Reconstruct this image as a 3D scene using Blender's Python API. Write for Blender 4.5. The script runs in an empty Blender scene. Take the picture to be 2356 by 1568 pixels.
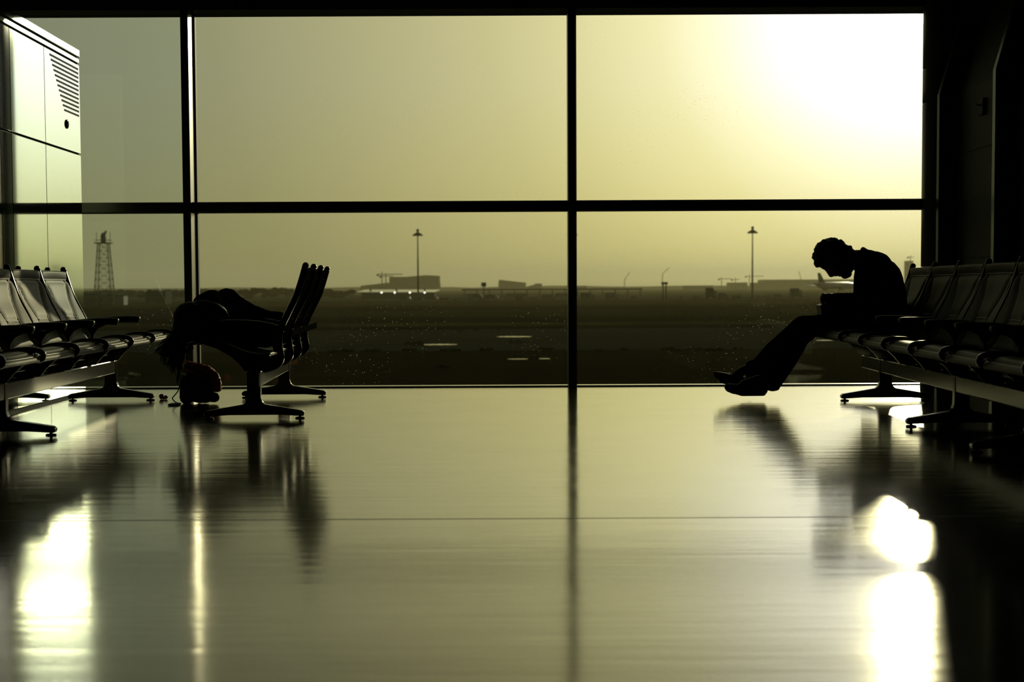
import bpy, bmesh, math, random
from mathutils import Vector, Matrix, Euler, noise
random.seed(7)
SC = bpy.context.scene
COL = SC.collection
PI = math.pi

# ---------------------------------------------------------------- camera
F = 3700.0
PITCH, ROLL, EYE = math.radians(3.3), math.radians(0.28), 0.72
SHIFT = F * math.tan(PITCH) - 124.0
_fw = Vector((0, math.cos(PITCH), -math.sin(PITCH)))
_u0, _r0 = Vector((0, math.sin(PITCH), math.cos(PITCH))), Vector((1, 0, 0))
_rt = _r0 * math.cos(ROLL) - _u0 * math.sin(ROLL)
_up = _u0 * math.cos(ROLL) + _r0 * math.sin(ROLL)
EYEP = Vector((0, 0, EYE))
cd = bpy.data.cameras.new('camera'); cam = bpy.data.objects.new('camera', cd); COL.objects.link(cam)
cd.sensor_width = 36; cd.lens = F / 2356 * 36; cd.shift_y = SHIFT / 2356
cd.clip_start = .05; cd.clip_end = 20000
cam.matrix_world = Matrix((( _rt.x, _up.x, -_fw.x, 0), (_rt.y, _up.y, -_fw.y, 0), (_rt.z, _up.z, -_fw.z, EYE), (0, 0, 0, 1)))
cd.dof.use_dof = True; cd.dof.focus_distance = 9.8; cd.dof.aperture_fstop = 4.5
SC.camera = cam

# ---------------------------------------------------------------- view, sky and sun
SC.view_settings.view_transform = 'Standard'; SC.view_settings.look = 'None'
SC.cycles.max_bounces = 8; SC.cycles.transparent_max_bounces = 10
SC.view_settings.exposure = 0.0; SC.view_settings.gamma = 1.0
SUN_AZ, SUN_EL = math.radians(14.1), math.radians(9.5)
SUN = Vector((math.sin(SUN_AZ) * math.cos(SUN_EL), math.cos(SUN_AZ) * math.cos(SUN_EL), math.sin(SUN_EL)))
W = bpy.data.worlds.new('hazy_sky'); SC.world = W; W.use_nodes = True
nt = W.node_tree; nt.nodes.clear()
def N(t, tree=None, **kw):
    n = (tree or nt).nodes.new(t)
    for k, v in kw.items(): setattr(n, k, v)
    return n
def ramp(node, stops, interp='LINEAR'):
    cr = node.color_ramp; cr.interpolation = interp
    while len(cr.elements) > 1: cr.elements.remove(cr.elements[-1])
    cr.elements[0].position = stops[0][0]; cr.elements[0].color = (*stops[0][1], 1)
    for p, c in stops[1:]:
        e = cr.elements.new(p); e.color = (*c, 1)
tc = N('ShaderNodeTexCoord'); nrm = N('ShaderNodeVectorMath', operation='NORMALIZE')
dot = N('ShaderNodeVectorMath', operation='DOT_PRODUCT'); dot.inputs[1].default_value = SUN
acs = N('ShaderNodeMath', operation='ARCCOSINE'); sc_ = N('ShaderNodeMath', operation='DIVIDE'); sc_.inputs[1].default_value = math.radians(60)
glow = N('ShaderNodeValToRGB')
D = lambda d: d / 60.0
ramp(glow, [(0, (40, 38, 30)), (D(.35), (30, 28, 20)), (D(.6), (5, 4.6, 3.6)), (D(1.2), (2.2, 2.1, 1.7)), (D(3), (1.9, 1.86, 1.5)), (D(5), (1.55, 1.5, 1.12)), (D(6.8), (1.22, 1.17, .78)),
            (D(8.8), (1.02, .96, .52)), (D(12), (.80, .75, .37)), (D(14.5), (.65, .61, .30)), (D(17.5), (.53, .50, .255)), (D(20.5), (.425, .41, .215)),
            (D(24), (.325, .325, .178)), (D(27), (.285, .29, .165)), (D(30), (.26, .265, .155)), (D(45), (.20, .20, .11)), (1, (.12, .12, .07))])
sep = N('ShaderNodeSeparateXYZ'); mr = N('ShaderNodeMapRange'); mr.inputs['From Min'].default_value = -.02; mr.inputs['From Max'].default_value = .48
elev = N('ShaderNodeValToRGB')
E_ = lambda deg: (math.sin(math.radians(deg)) + .02) / .5
ramp(elev, [(0, (.2, .19, .13)), (E_(-.2), (.6, .56, .38)), (E_(.2), (.86, .80, .52)), (E_(1.5), (.93, .88, .64)), (E_(4), (.99, .96, .81)), (E_(7), (1, 1, 1)), (E_(10), (1, 1, 1)), (E_(14), (.72, .72, .72)), (1, (.5, .5, .5))])
mul = N('ShaderNodeMix', data_type='RGBA', blend_type='MULTIPLY'); mul.inputs['Factor'].default_value = 1
bg = N('ShaderNodeBackground'); wo = N('ShaderNodeOutputWorld')
L = nt.links.new
L(tc.outputs['Generated'], nrm.inputs[0]); L(nrm.outputs[0], dot.inputs[0]); L(dot.outputs['Value'], acs.inputs[0]); L(acs.outputs[0], sc_.inputs[0]); L(sc_.outputs[0], glow.inputs[0])
L(nrm.outputs[0], sep.inputs[0]); L(sep.outputs[2], mr.inputs['Value']); L(mr.outputs[0], elev.inputs[0])
L(glow.outputs[0], mul.inputs[6]); L(elev.outputs[0], mul.inputs[7]); L(mul.outputs[2], bg.inputs[0]); L(bg.outputs[0], wo.inputs[0])
W.cycles.sampling_method = 'MANUAL'; W.cycles.sample_map_resolution = 2048
sl = bpy.data.lights.new('sun', 'SUN'); sl.energy = .9; sl.color = (1, .91, .50); sl.angle = math.radians(.6)
so = bpy.data.objects.new('sun', sl); COL.objects.link(so); so.rotation_euler = SUN.to_track_quat('Z', 'Y').to_euler(); so.location = (3, 20, 8)

# ---------------------------------------------------------------- picture to place
def ray(x, y): return _fw + _rt * ((x - 1178) / F) + _up * ((784 + SHIFT - y) / F)
def at(x, y, Y):
    d = ray(x, y); return EYEP + d * (Y / d.y)
def on(x, y, z=0.0):
    d = ray(x, y); return EYEP + d * ((z - EYE) / d.z)

# ---------------------------------------------------------------- materials
MATS = {}
def mat(name, col, rough=.5, metal=0, ior=1.5, bump=None, var=None, emit=None, coat=0, spec=.5):
    m = bpy.data.materials.new(name); m.use_nodes = True; t = m.node_tree
    b = t.nodes['Principled BSDF']
    b.inputs['Base Color'].default_value = (*col, 1); b.inputs['Roughness'].default_value = rough
    b.inputs['Metallic'].default_value = metal; b.inputs['IOR'].default_value = ior; b.inputs['Coat Weight'].default_value = coat
    b.inputs['Specular IOR Level'].default_value = spec
    if emit: b.inputs['Emission Color'].default_value = (*emit[0], 1); b.inputs['Emission Strength'].default_value = emit[1]
    c = N('ShaderNodeTexCoord', t)
    if var:                       # (scale, amount): mottling of the thing's own colour
        n = N('ShaderNodeTexNoise', t); n.inputs['Scale'].default_value = var[0]; n.inputs['Detail'].default_value = 4
        r = N('ShaderNodeValToRGB', t); a = var[1]
        ramp(r, [(.3, tuple(x * (1 - a) for x in col)), (.7, tuple(x * (1 + a) for x in col))])
        t.links.new(c.outputs['Object'], n.inputs['Vector']); t.links.new(n.outputs['Fac'], r.inputs[0]); t.links.new(r.outputs[0], b.inputs['Base Color'])
    if bump:                      # (scale, strength, distance)
        n = N('ShaderNodeTexNoise', t); n.inputs['Scale'].default_value = bump[0]; n.inputs['Detail'].default_value = 3
        k = N('ShaderNodeBump', t); k.inputs['Strength'].default_value = bump[1]; k.inputs['Distance'].default_value = bump[2]
        t.links.new(c.outputs['Object'], n.inputs['Vector']); t.links.new(n.outputs['Fac'], k.inputs['Height']); t.links.new(k.outputs[0], b.inputs['Normal'])
    MATS[name] = m; return m
ALU = mat('polished_aluminium', (.095, .095, .085), .20, 1.0, bump=(60, .05, .001))
ALUD = mat('dark_anodised_aluminium', (.20, .20, .18), .30, 1.0, var=(3, .1))
LEATH = mat('black_leather', (.022, .0215, .016), .56, spec=.22, bump=(90, .12, .002), var=(9, .25))
REARSHADE = mat('leather_rear_shade', (.010, .010, .009), .9, spec=0, bump=(150, .1, .001), var=(9, .2))  # the leather again, near-black: shade on the sling's rear put into colour
DSTEEL = mat('matt_black_steel', (.018, .018, .016), .8, spec=0, var=(20, .15))
PLAST = mat('black_armrest_plastic', (.012, .012, .011), .45, bump=(200, .05, .001))
RUBB = mat('black_rubber', (.012, .012, .012), .6, var=(40, .2))
WALLM = mat('dark_wall_panel', (.016, .017, .013), .6, spec=.25, var=(1.5, .15))
POSTM = mat('dark_painted_steel', (.05, .052, .04), .3, var=(4, .1))
CEILM = mat('dark_ceiling', (.03, .03, .025), .8, var=(2, .15))
HAIRM = mat('dark_brown_hair', (.012, .008, .005), .55, bump=(120, .3, .003))
SKINM = mat('skin', (.20, .12, .08), .5, var=(30, .08))
KNIT = mat('black_jumper_knit', (.010, .010, .011), .9, spec=0, bump=(160, .3, .003))
DENIM = mat('dark_denim', (.010, .011, .014), .9, spec=0, bump=(220, .25, .002), var=(14, .2))
SHOEM = mat('black_shoe_leather', (.010, .010, .010), .5, bump=(80, .1, .001))
COATM = mat('dark_coat_cloth', (.011, .010, .008), .9, spec=0, bump=(70, .3, .004))
BAGM = mat('black_bag_nylon', (.010, .010, .010), .7, bump=(150, .2, .002))
ORANGE = mat('orange_red_nylon', (.90, .25, .06), .5, bump=(40, .3, .006), var=(8, .3))
REDM = mat('red_wrapper', (.55, .015, .02), .35, bump=(90, .3, .003))
PAPER = mat('pale_paper', (.22, .22, .18), .6, var=(20, .05))
GLOSSP = mat('brushed_pale_panel', (.62, .69, .55), .05, 1.0, var=(1.2, .02))
GREENP = mat('green_glass_panel', (.05, .085, .055), .05, 0, 1.6, var=(1.5, .1))
SLOT = mat('slot_black', (.006, .007, .005), .8, var=(20, .2))
CONC = mat('grey_concrete', (.12, .118, .10), .85, var=(.05, .1), spec=0)  # plain concrete grey; the haze is a separate volume
ROOFW = mat('white_metal_roof', (.62, .62, .54), .2, 1.0, var=(.1, .05))
DARKB = mat('dark_cladding', (.035, .035, .03), .9, spec=.05, var=(.2, .15))
STEEL = mat('galvanised_steel', (.07, .07, .06), .7, spec=.15, var=(1, .1))
PAINTW = mat('white_aircraft_paint', (.55, .55, .52), .25, var=(.3, .04))
TYRE = mat('tyre_rubber', (.015, .015, .015), .8, var=(5, .2))
LEAF = mat('dusty_foliage', (.030, .032, .016), .9, var=(2, .3), bump=(6, .5, .1), spec=0)
LAMP = mat('lit_lamp', (.8, .8, .7), .4, emit=((1, .97, .75), 2.5))
VEHW = mat('vehicle_paint_white', (.16, .165, .16), .5, spec=.2, var=(.8, .06))
VEHB = mat('vehicle_paint_blue', (.03, .045, .06), .4, var=(.8, .1))
GLASSV = mat('vehicle_glass', (.02, .025, .025), .1, var=(2, .1))

def glass_mat(name, tint, specks):
    m = bpy.data.materials.new(name); m.use_nodes = True; t = m.node_tree; t.nodes.clear()
    o = N('ShaderNodeOutputMaterial', t); tr = N('ShaderNodeBsdfTransparent', t); gl = N('ShaderNodeBsdfGlossy', t)
    tr.inputs[0].default_value = (*tint, 1); gl.inputs['Roughness'].default_value = .0; gl.inputs[0].default_value = (.9, .95, .9, 1)
    fr = N('ShaderNodeFresnel', t); fr.inputs[0].default_value = 1.45
    mx = N('ShaderNodeMixShader', t); l = t.links.new
    l(fr.outputs[0], mx.inputs[0]); l(tr.outputs[0], mx.inputs[1]); l(gl.outputs[0], mx.inputs[2])
    # dust specks and a few scratches on the pane
    c = N('ShaderNodeTexCoord', t); v = N('ShaderNodeTexVoronoi', t); v.inputs['Scale'].default_value = specks
    n = N('ShaderNodeTexNoise', t); n.inputs['Scale'].default_value = 1.3
    lt = N('ShaderNodeMath', t, operation='LESS_THAN'); lt.inputs[1].default_value = .085
    gt = N('ShaderNodeMapRange', t); gt.inputs['From Min'].default_value = .48; gt.inputs['From Max'].default_value = .72; gt.inputs['To Max'].default_value = .65
    ml = N('ShaderNodeMath', t, operation='MULTIPLY'); tl = N('ShaderNodeBsdfTranslucent', t); tl.inputs[0].default_value = (.8, .8, .7, 1)
    mp = N('ShaderNodeMapping', t); mp.inputs['Rotation'].default_value = (0, .45, 0); mp.inputs['Scale'].default_value = (30, 1, 1.1)
    v2 = N('ShaderNodeTexVoronoi', t); v2.inputs['Scale'].default_value = 2.2
    l2 = N('ShaderNodeMath', t, operation='LESS_THAN'); l2.inputs[1].default_value = .045
    m2 = N('ShaderNodeMath', t, operation='MULTIPLY'); m2.inputs[1].default_value = .35
    ad = N('ShaderNodeMath', t, operation='MAXIMUM'); mx2 = N('ShaderNodeMixShader', t)
    l(c.outputs['Object'], v.inputs['Vector']); l(c.outputs['Object'], n.inputs['Vector']); l(v.outputs['Distance'], lt.inputs[0]); l(n.outputs['Fac'], gt.inputs['Value'])
    l(lt.outputs[0], ml.inputs[0]); l(gt.outputs[0], ml.inputs[1])
    l(c.outputs['Object'], mp.inputs[0]); l(mp.outputs[0], v2.inputs['Vector']); l(v2.outputs['Distance'], l2.inputs[0]); l(l2.outputs[0], m2.inputs[0])
    m3 = N('ShaderNodeMath', t, operation='MULTIPLY'); l(m2.outputs[0], m3.inputs[0]); l(gt.outputs[0], m3.inputs[1])
    l(ml.outputs[0], ad.inputs[0]); l(m3.outputs[0], ad.inputs[1]); l(ad.outputs[0], mx2.inputs[0])
    l(mx.outputs[0], mx2.inputs[1]); l(tl.outputs[0], mx2.inputs[2]); l(mx2.outputs[0], o.inputs[0])
    return m
GL_L = glass_mat('window_glass_green', (.94, .968, .995), 32)
GL_R = glass_mat('window_glass_clear', (.995, .995, .99), 32)

def floor_mat():
    m = mat('polished_floor', (.052, .048, .020), .1, 0, 1.56, coat=.6); t = m.node_tree; b = t.nodes['Principled BSDF']; l = t.links.new
    b.inputs['Specular Tint'].default_value = (1, .985, .88, 1); b.inputs['Coat Tint'].default_value = (1, .985, .90, 1)
    c = N('ShaderNodeTexCoord', t)
    mp = N('ShaderNodeMapping', t); mp.inputs['Scale'].default_value = (.35, 3.0, 1)      # faint sideways polishing streaks
    n1 = N('ShaderNodeTexNoise', t); n1.inputs['Scale'].default_value = 4; n1.inputs['Detail'].default_value = 5
    n2 = N('ShaderNodeTexNoise', t); n2.inputs['Scale'].default_value = 2.2; n2.inputs['Detail'].default_value = 2
    r = N('ShaderNodeMapRange', t); r.inputs['To Min'].default_value = .08; r.inputs['To Max'].default_value = .15
    k = N('ShaderNodeBump', t); k.inputs['Strength'].default_value = .20; k.inputs['Distance'].default_value = .004
    ad = N('ShaderNodeMath', t, operation='ADD')
    l(c.outputs['Object'], mp.inputs[0]); l(mp.outputs[0], n1.inputs['Vector']); l(c.outputs['Object'], n2.inputs['Vector'])
    l(n2.outputs['Fac'], r.inputs['Value']); l(r.outputs[0], b.inputs['Roughness']); l(r.outputs[0], b.inputs['Coat Roughness'])
    l(n1.outputs['Fac'], ad.inputs[0]); l(n2.outputs['Fac'], ad.inputs[1]); l(ad.outputs[0], k.inputs['Height']); l(k.outputs[0], b.inputs['Normal']); l(k.outputs[0], b.inputs['Coat Normal'])
    return m
FLOORM = floor_mat()
SEAM = mat('floor_seam', (.03, .03, .02), .5, var=(30, .2))

# ---------------------------------------------------------------- mesh builder
class MB:
    def __init__(s): s.v = []; s.f = []; s.sm = []
    def add(s, vs, fs, smooth=False):
        o = len(s.v); s.v += [tuple(p) for p in vs]; s.f += [tuple(i + o for i in f) for f in fs]; s.sm += [smooth] * len(fs); return s
    def box(s, c, d, rot=None):
        x, y, z = d[0] / 2, d[1] / 2, d[2] / 2
        vs = [Vector(p) for p in ((-x, -y, -z), (x, -y, -z), (x, y, -z), (-x, y, -z), (-x, -y, z), (x, -y, z), (x, y, z), (-x, y, z))]
        if rot is not None: vs = [rot @ v for v in vs]
        c = Vector(c)
        return s.add([v + c for v in vs], [(0, 3, 2, 1), (4, 5, 6, 7), (0, 1, 5, 4), (1, 2, 6, 5), (2, 3, 7, 6), (3, 0, 4, 7)])
    def bb(s, a, b):
        return s.box([(p + q) / 2 for p, q in zip(a, b)], [abs(q - p) for p, q in zip(a, b)])
    def tube(s, pts, r, n=10, side=None, squash=1.0, caps=True):
        pts = [Vector(p) for p in pts]; rs = r if isinstance(r, (list, tuple)) else [r] * len(pts)
        vs = []; prev = None
        for i, p in enumerate(pts):
            t = (pts[min(i + 1, len(pts) - 1)] - pts[max(i - 1, 0)]).normalized()
            a = Vector(side) if side is not None else prev
            if a is None: a = Vector((0, 0, 1)) if abs(t.z) < .9 else Vector((1, 0, 0))
            a = (a - t * a.dot(t)).normalized(); b = t.cross(a); prev = a
            for k in range(n):
                q = 2 * PI * k / n
                vs.append(p + a * math.cos(q) * rs[i] * squash + b * math.sin(q) * rs[i])
        fs = [(i * n + k, i * n + (k + 1) % n, (i + 1) * n + (k + 1) % n, (i + 1) * n + k) for i in range(len(pts) - 1) for k in range(n)]
        if caps: fs += [tuple(reversed(range(n))), tuple(range((len(pts) - 1) * n, len(pts) * n))]
        return s.add(vs, fs, True)
    def lathe(s, prof, c=(0, 0, 0), n=20):
        vs = [(c[0] + r * math.cos(2 * PI * k / n), c[1] + r * math.sin(2 * PI * k / n), c[2] + z) for r, z in prof for k in range(n)]
        fs = [(i * n + k, i * n + (k + 1) % n, (i + 1) * n + (k + 1) % n, (i + 1) * n + k) for i in range(len(prof) - 1) for k in range(n)]
        fs += [tuple(reversed(range(n))), tuple(range((len(prof) - 1) * n, len(prof) * n))]
        return s.add(vs, fs, True)
    def prism(s, poly, fn, h0, h1):          # poly of 2-D points, fn(a, b, h) -> 3-D
        n = len(poly)
        vs = [fn(a, b, h0) for a, b in poly] + [fn(a, b, h1) for a, b in poly]
        return s.add(vs, [tuple(reversed(range(n))), tuple(range(n, 2 * n))] + [(i, (i + 1) % n, n + (i + 1) % n, n + i) for i in range(n)])
    def sphere(s, c, r, n=12, m=8):
        r = r if isinstance(r, (tuple, list)) else (r, r, r); c = Vector(c); vs = [c + Vector((0, 0, -r[2]))]
        for j in range(1, m):
            q = -PI / 2 + PI * j / m
            vs += [c + Vector((r[0] * math.cos(q) * math.cos(2 * PI * k / n), r[1] * math.cos(q) * math.sin(2 * PI * k / n), r[2] * math.sin(q))) for k in range(n)]
        vs.append(c + Vector((0, 0, r[2])))
        fs = [(0, 1 + (k + 1) % n, 1 + k) for k in range(n)]
        for j in range(m - 2): fs += [(1 + j * n + k, 1 + j * n + (k + 1) % n, 1 + (j + 1) * n + (k + 1) % n, 1 + (j + 1) * n + k) for k in range(n)]
        e = len(vs) - 1; fs += [(e, 1 + (m - 2) * n + k, 1 + (m - 2) * n + (k + 1) % n) for k in range(n)]
        return s.add(vs, fs, True)
    def mesh(s, name):
        me = bpy.data.meshes.new(name); me.from_pydata(s.v, [], s.f); me.polygons.foreach_set('use_smooth', s.sm)
        bm = bmesh.new(); bm.from_mesh(me); bmesh.ops.recalc_face_normals(bm, faces=bm.faces); bm.to_mesh(me); bm.free(); return me
    def build(s, name, m, parent=None, bevel=0, loc=None):
        me = s.mesh(name); me.materials.append(m)
        o = bpy.data.objects.new(name, me); COL.objects.link(o)
        if parent: o.parent = parent
        if loc is not None: o.location = loc
        if bevel:
            b = o.modifiers.new('bevel', 'BEVEL'); b.width = bevel; b.segments = 2; b.limit_method = 'ANGLE'; b.harden_normals = False
        return o
def empty(name, loc=(0, 0, 0), rz=0, label=None, cat=None, group=None, kind=None):
    o = bpy.data.objects.new(name, None); COL.objects.link(o); o.location = loc; o.rotation_euler = (0, 0, rz); o.empty_display_size = .1
    return tag(o, label, cat, group, kind)
def tag(o, label=None, cat=None, group=None, kind=None):
    for k, v in (('label', label), ('category', cat), ('group', group), ('kind', kind)):
        if v: o[k] = v
    return o
def S(o): o['kind'] = 'structure'; return o
def copy_tree(o, parent=None):
    c = o.copy(); COL.objects.link(c)
    if parent: c.parent = parent
    for ch in list(o.children): copy_tree(ch, c)
    return c
def spline(pts, n=6):
    P = [Vector(p) for p in pts]; out = []
    for i in range(len(P) - 1):
        a, b, c, d = P[max(i - 1, 0)], P[i], P[i + 1], P[min(i + 2, len(P) - 1)]
        for k in range(n):
            t = k / n; out.append(.5 * ((2 * b) + (c - a) * t + (2 * a - 5 * b + 4 * c - d) * t * t + (3 * b - a - 3 * c + d) * t ** 3))
    return out + [P[-1]]
def cap_mesh(bm, p0, p1, r0, r1, n=14):
    p0, p1 = Vector(p0), Vector(p1); new = []
    for p, r in ((p0, r0), (p1, r1)):
        new += bmesh.ops.create_uvsphere(bm, u_segments=n, v_segments=n // 2 + 2, radius=r, matrix=Matrix.Translation(p))['verts']
    if (p1 - p0).length > 1e-5:
        res = bmesh.ops.convex_hull(bm, input=new, use_existing_faces=False)
        junk = [g for g in res['geom_interior'] + res['geom_unused'] if isinstance(g, bmesh.types.BMVert) and g.is_valid]
        bmesh.ops.delete(bm, geom=list(set(junk)), context='VERTS')
def blob(name, prims, m, voxel, smooth=4, parent=None, jitter=0):
    """one continuous surface grown from tapered limbs and ellipsoids"""
    me = bpy.data.meshes.new(name + '_src')
    for p in prims:
        bm = bmesh.new()
        if p[0] == 'c': cap_mesh(bm, *p[1:])
        else:
            mt = Matrix.Translation(Vector(p[1])) @ (p[3].to_4x4() if len(p) > 3 else Matrix.Identity(4)) @ Matrix.Diagonal((*p[2], 1))
            bmesh.ops.create_uvsphere(bm, u_segments=16, v_segments=10, radius=1, matrix=mt)
        if len(me.vertices): bm.from_mesh(me)
        bm.to_mesh(me); bm.free()
    o = bpy.data.objects.new(name + '_src', me); COL.objects.link(o)
    r = o.modifiers.new('r', 'REMESH'); r.mode = 'VOXEL'; r.voxel_size = voxel; r.use_smooth_shade = True
    if smooth: k = o.modifiers.new('s', 'SMOOTH'); k.iterations = smooth; k.factor = .5
    dg = bpy.context.evaluated_depsgraph_get(); dg.update()
    out = bpy.data.meshes.new_from_object(o.evaluated_get(dg)); out.name = name
    bpy.data.objects.remove(o); bpy.data.meshes.remove(me)
    if jitter:
        for v in out.vertices: v.co += v.normal * jitter * noise.noise(v.co * 70)
    out.materials.clear(); out.materials.append(m)
    for p in out.polygons: p.use_smooth = True
    ob = bpy.data.objects.new(name, out); COL.objects.link(ob)
    if parent:
        ob.parent = parent
        if parent.type == 'EMPTY': out.transform(Matrix.Translation(-parent.location))
    return ob

# ================================================================ the room
YW = 11.62                      # window plane
XL, XR, YB, ZC = -6.2, 3.10, -9.0, 3.30
f_ = MB().bb((XL - .2, YB - .2, -.25), (XR + .9, YW + .18, 0)).build('floor', FLOORM); S(f_)
for i, y in enumerate((4.98, 1.6)):
    S(MB().bb((XL, y - .004, .0), (XR, y + .004, .0006)).build('trim_%d' % (i + 1), SEAM))
S(MB().bb((XL - .2, YB - .2, ZC), (XR + 1.2, YW + .2, ZC + .2)).build('ceiling', CEILM))
S(MB().bb((XL - .2, YB - .2, 0), (XL, YW + .2, ZC)).build('wall_left', WALLM))
S(MB().bb((XL, YB - .2, 0), (XR + 1.2, YB, ZC)).build('wall_back', WALLM))
# right wall: upright to shoulder height, leaning outward above
w = MB(); w.prism([(XR, 0), (XR + .9, 0), (XR + 1.1, ZC), (XR + .38, ZC), (XR, 2.04)], lambda a, b, h: (a, h, b), YB, YW + .2)
wr = S(w.build('wall_right', WALLM))
for z in (.90, 1.62, 2.42):
    x = XR if z < 2.04 else XR + (z - 2.04) * .30
    MB().bb((x - .002, YB, z - .004), (x + .02, 11.2, z + .004)).build('panel_joint', SLOT, wr)
for y in (11.28, 9.98, 8.68, 7.38, 6.08, 4.78):
    p = MB(); q = [(2.975, 0), (3.11, 0), (3.11, 2.04), (3.47, ZC), (3.33, ZC), (2.975, 2.04)]
    p.prism(q, lambda a, b, h: (a, h, b), y - .035, y + .035)
    p.build('wall_post', POSTM, wr, .006)
# rounded pilaster in the corner by the glass
p = MB(); p.lathe([(.17, 0), (.17, .60), (.168, .602), (.168, .608), (.17, .61), (.17, 2.00), (.168, 2.002), (.168, 2.008), (.17, 2.01), (.17, 2.24), (.168, 2.242), (.168, 2.248), (.17, 2.25), (.17, ZC)], (3.095, 11.50, 0), 40)
S(p.build('column', POSTM))
# grille and a small fitting on the right wall
g = empty('wall_grille', (XR, 9.35, 0), label='dark louvred grille set low on the right wall near the frame edge', cat='grille')
MB().bb((-.012, -.20, 1.0), (.0, .20, 1.58)).build('backing', SLOT, g)
for k in range(14): MB().box((-.016, 0, 1.03 + k * .04), (.012, .38, .018), Euler((0, .6, 0)).to_matrix()).build('slat', POSTM, g)
g = empty('wall_switch_box', (XR, 10.62, 0), label='small dark switch box with a lever on the right wall between two posts', cat='switch box')
MB().bb((-.022, -.05, 1.83), (0, .05, 1.94)).build('housing', WALLM, g, .006)
MB().tube([(-.02, 0, 1.89), (-.05, 0, 1.90)], .005).build('lever', POSTM, g)

# ---- window wall
wf = MB().bb((XL, YW - .14, 0), (-5.05, YW + .1, 2.68)); wf.bb((3.06, YW - .05, 0), (XR + 1.2, YW + .16, ZC)); S(wf.build('wall_front', WALLM))
ZT, ZR0, ZR1 = 2.68, 1.262, 1.334
S(MB().bb((XL, YW - .14, ZT), (XR, YW + .16, ZC)).build('trim_3', ALUD, bevel=.004))       # head beam
S(MB().bb((XL, YW - .02, 0), (XR, YW + .10, .009)).build('trim_4', ALU, bevel=.002))       # sill strip
mull = [(-5.05, 'window_1'), (-2.328, 'window_2'), (.404, 'window_3')]
bays = [(-5.05, -2.328, 'window_1', GL_L), (-2.328, .404, 'window_2', GL_R), (.404, 3.02, 'window_3', GL_R)]
for x0, x1, nm, gm in bays:
    wd = empty(nm, (x0, YW, 0), kind='structure')
    MB().bb((.03, .045, .012), (x1 - x0, .057, ZR0 + .01)).build('lower_pane', gm, wd)
    MB().bb((.03, .045, ZR1 - .01), (x1 - x0, .057, ZT)).build('upper_pane', gm, wd)
    MB().bb((.052, -.12, ZR0), (x1 - x0, .08, ZR1)).build('rail', ALUD, wd, .003)
    MB().bb((0, -.16, 0), (.055, .07, ZT)).build('mullion', ALUD, wd, .003)
    MB().bb((.055, .02, 0), (.068, .07, ZT)).build('gasket', RUBB, wd)

# ================================================================ tandem seating
BACK = [(.286, .842), (.262, .760), (.231, .672), (.185, .580), (.150, .505), (.136, .445)]
def frame_mesh():
    m = MB(); Y = lambda a, b, h: (a, h, b)
    rail = spline([(-.376, 0, .398), (-.402, 0, .412), (-.400, 0, .436), (-.365, 0, .449), (-.30, 0, .449), (-.24, 0, .437), (-.15, 0, .402), (-.06, 0, .362), (.02, 0, .344), (.085, 0, .343)], 4)
    m.tube(rail, .0125, 10, side=(0, 1, 0))
    back = spline([(u, 0, z) for u, z in BACK] + [(.138, 0, .39), (.146, 0, .335), (.128, 0, .298), (.085, 0, .278), (.04, 0, .268)], 4)
    m.tube(back, [.0185] * len(back), 12, side=(0, 1, 0)); m.sphere((.287, 0, .845), .0185)
    web = [(-.34, .441), (-.24, .430), (-.15, .396), (-.06, .356), (.02, .338), (.095, .338), (.125, .36), (.138, .33), (.12, .30), (.085, .274), (.04, .262), (-.055, .262), (-.09, .305), (-.134, .345), (-.21, .388), (-.286, .413), (-.345, .428)]
    m.prism(web, Y, -.008, .008)
    return m
def arm_mesh():
    m = MB()
    ctr = spline([(.140, 0, .492), (.10, 0, .503), (.03, 0, .518), (-.06, 0, .525), (-.15, 0, .526), (-.185, 0, .523), (-.197, 0, .520)], 5)
    k = len(ctr) - 1
    rs = [.029 * min(1, .55 + i / 4) * (1 if i < k - 3 else (k - i + .8) / 4.2) for i in range(k + 1)]
    m.tube(ctr, rs, 14, side=(0, 0, 1), squash=.74); return m
def bracket_mesh():
    m = MB(); q = [(.136, .365), (.104, .365), (.096, .43), (.07, .468), (.02, .490), (-.06, .503), (-.06, .514), (.02, .508), (.10, .494), (.138, .484), (.150, .44)]
    return m.prism(q, lambda a, b, h: (a, h, b), -.011, .011)
def seg_d(p, a, b):
    ax, az = a; bx, bz = b; t = max(0, min(1, ((p[0] - ax) * (bx - ax) + (p[1] - az) * (bz - az)) / ((bx - ax) ** 2 + (bz - az) ** 2)))
    return math.hypot(p[0] - ax - t * (bx - ax), p[1] - az - t * (bz - az))
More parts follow.
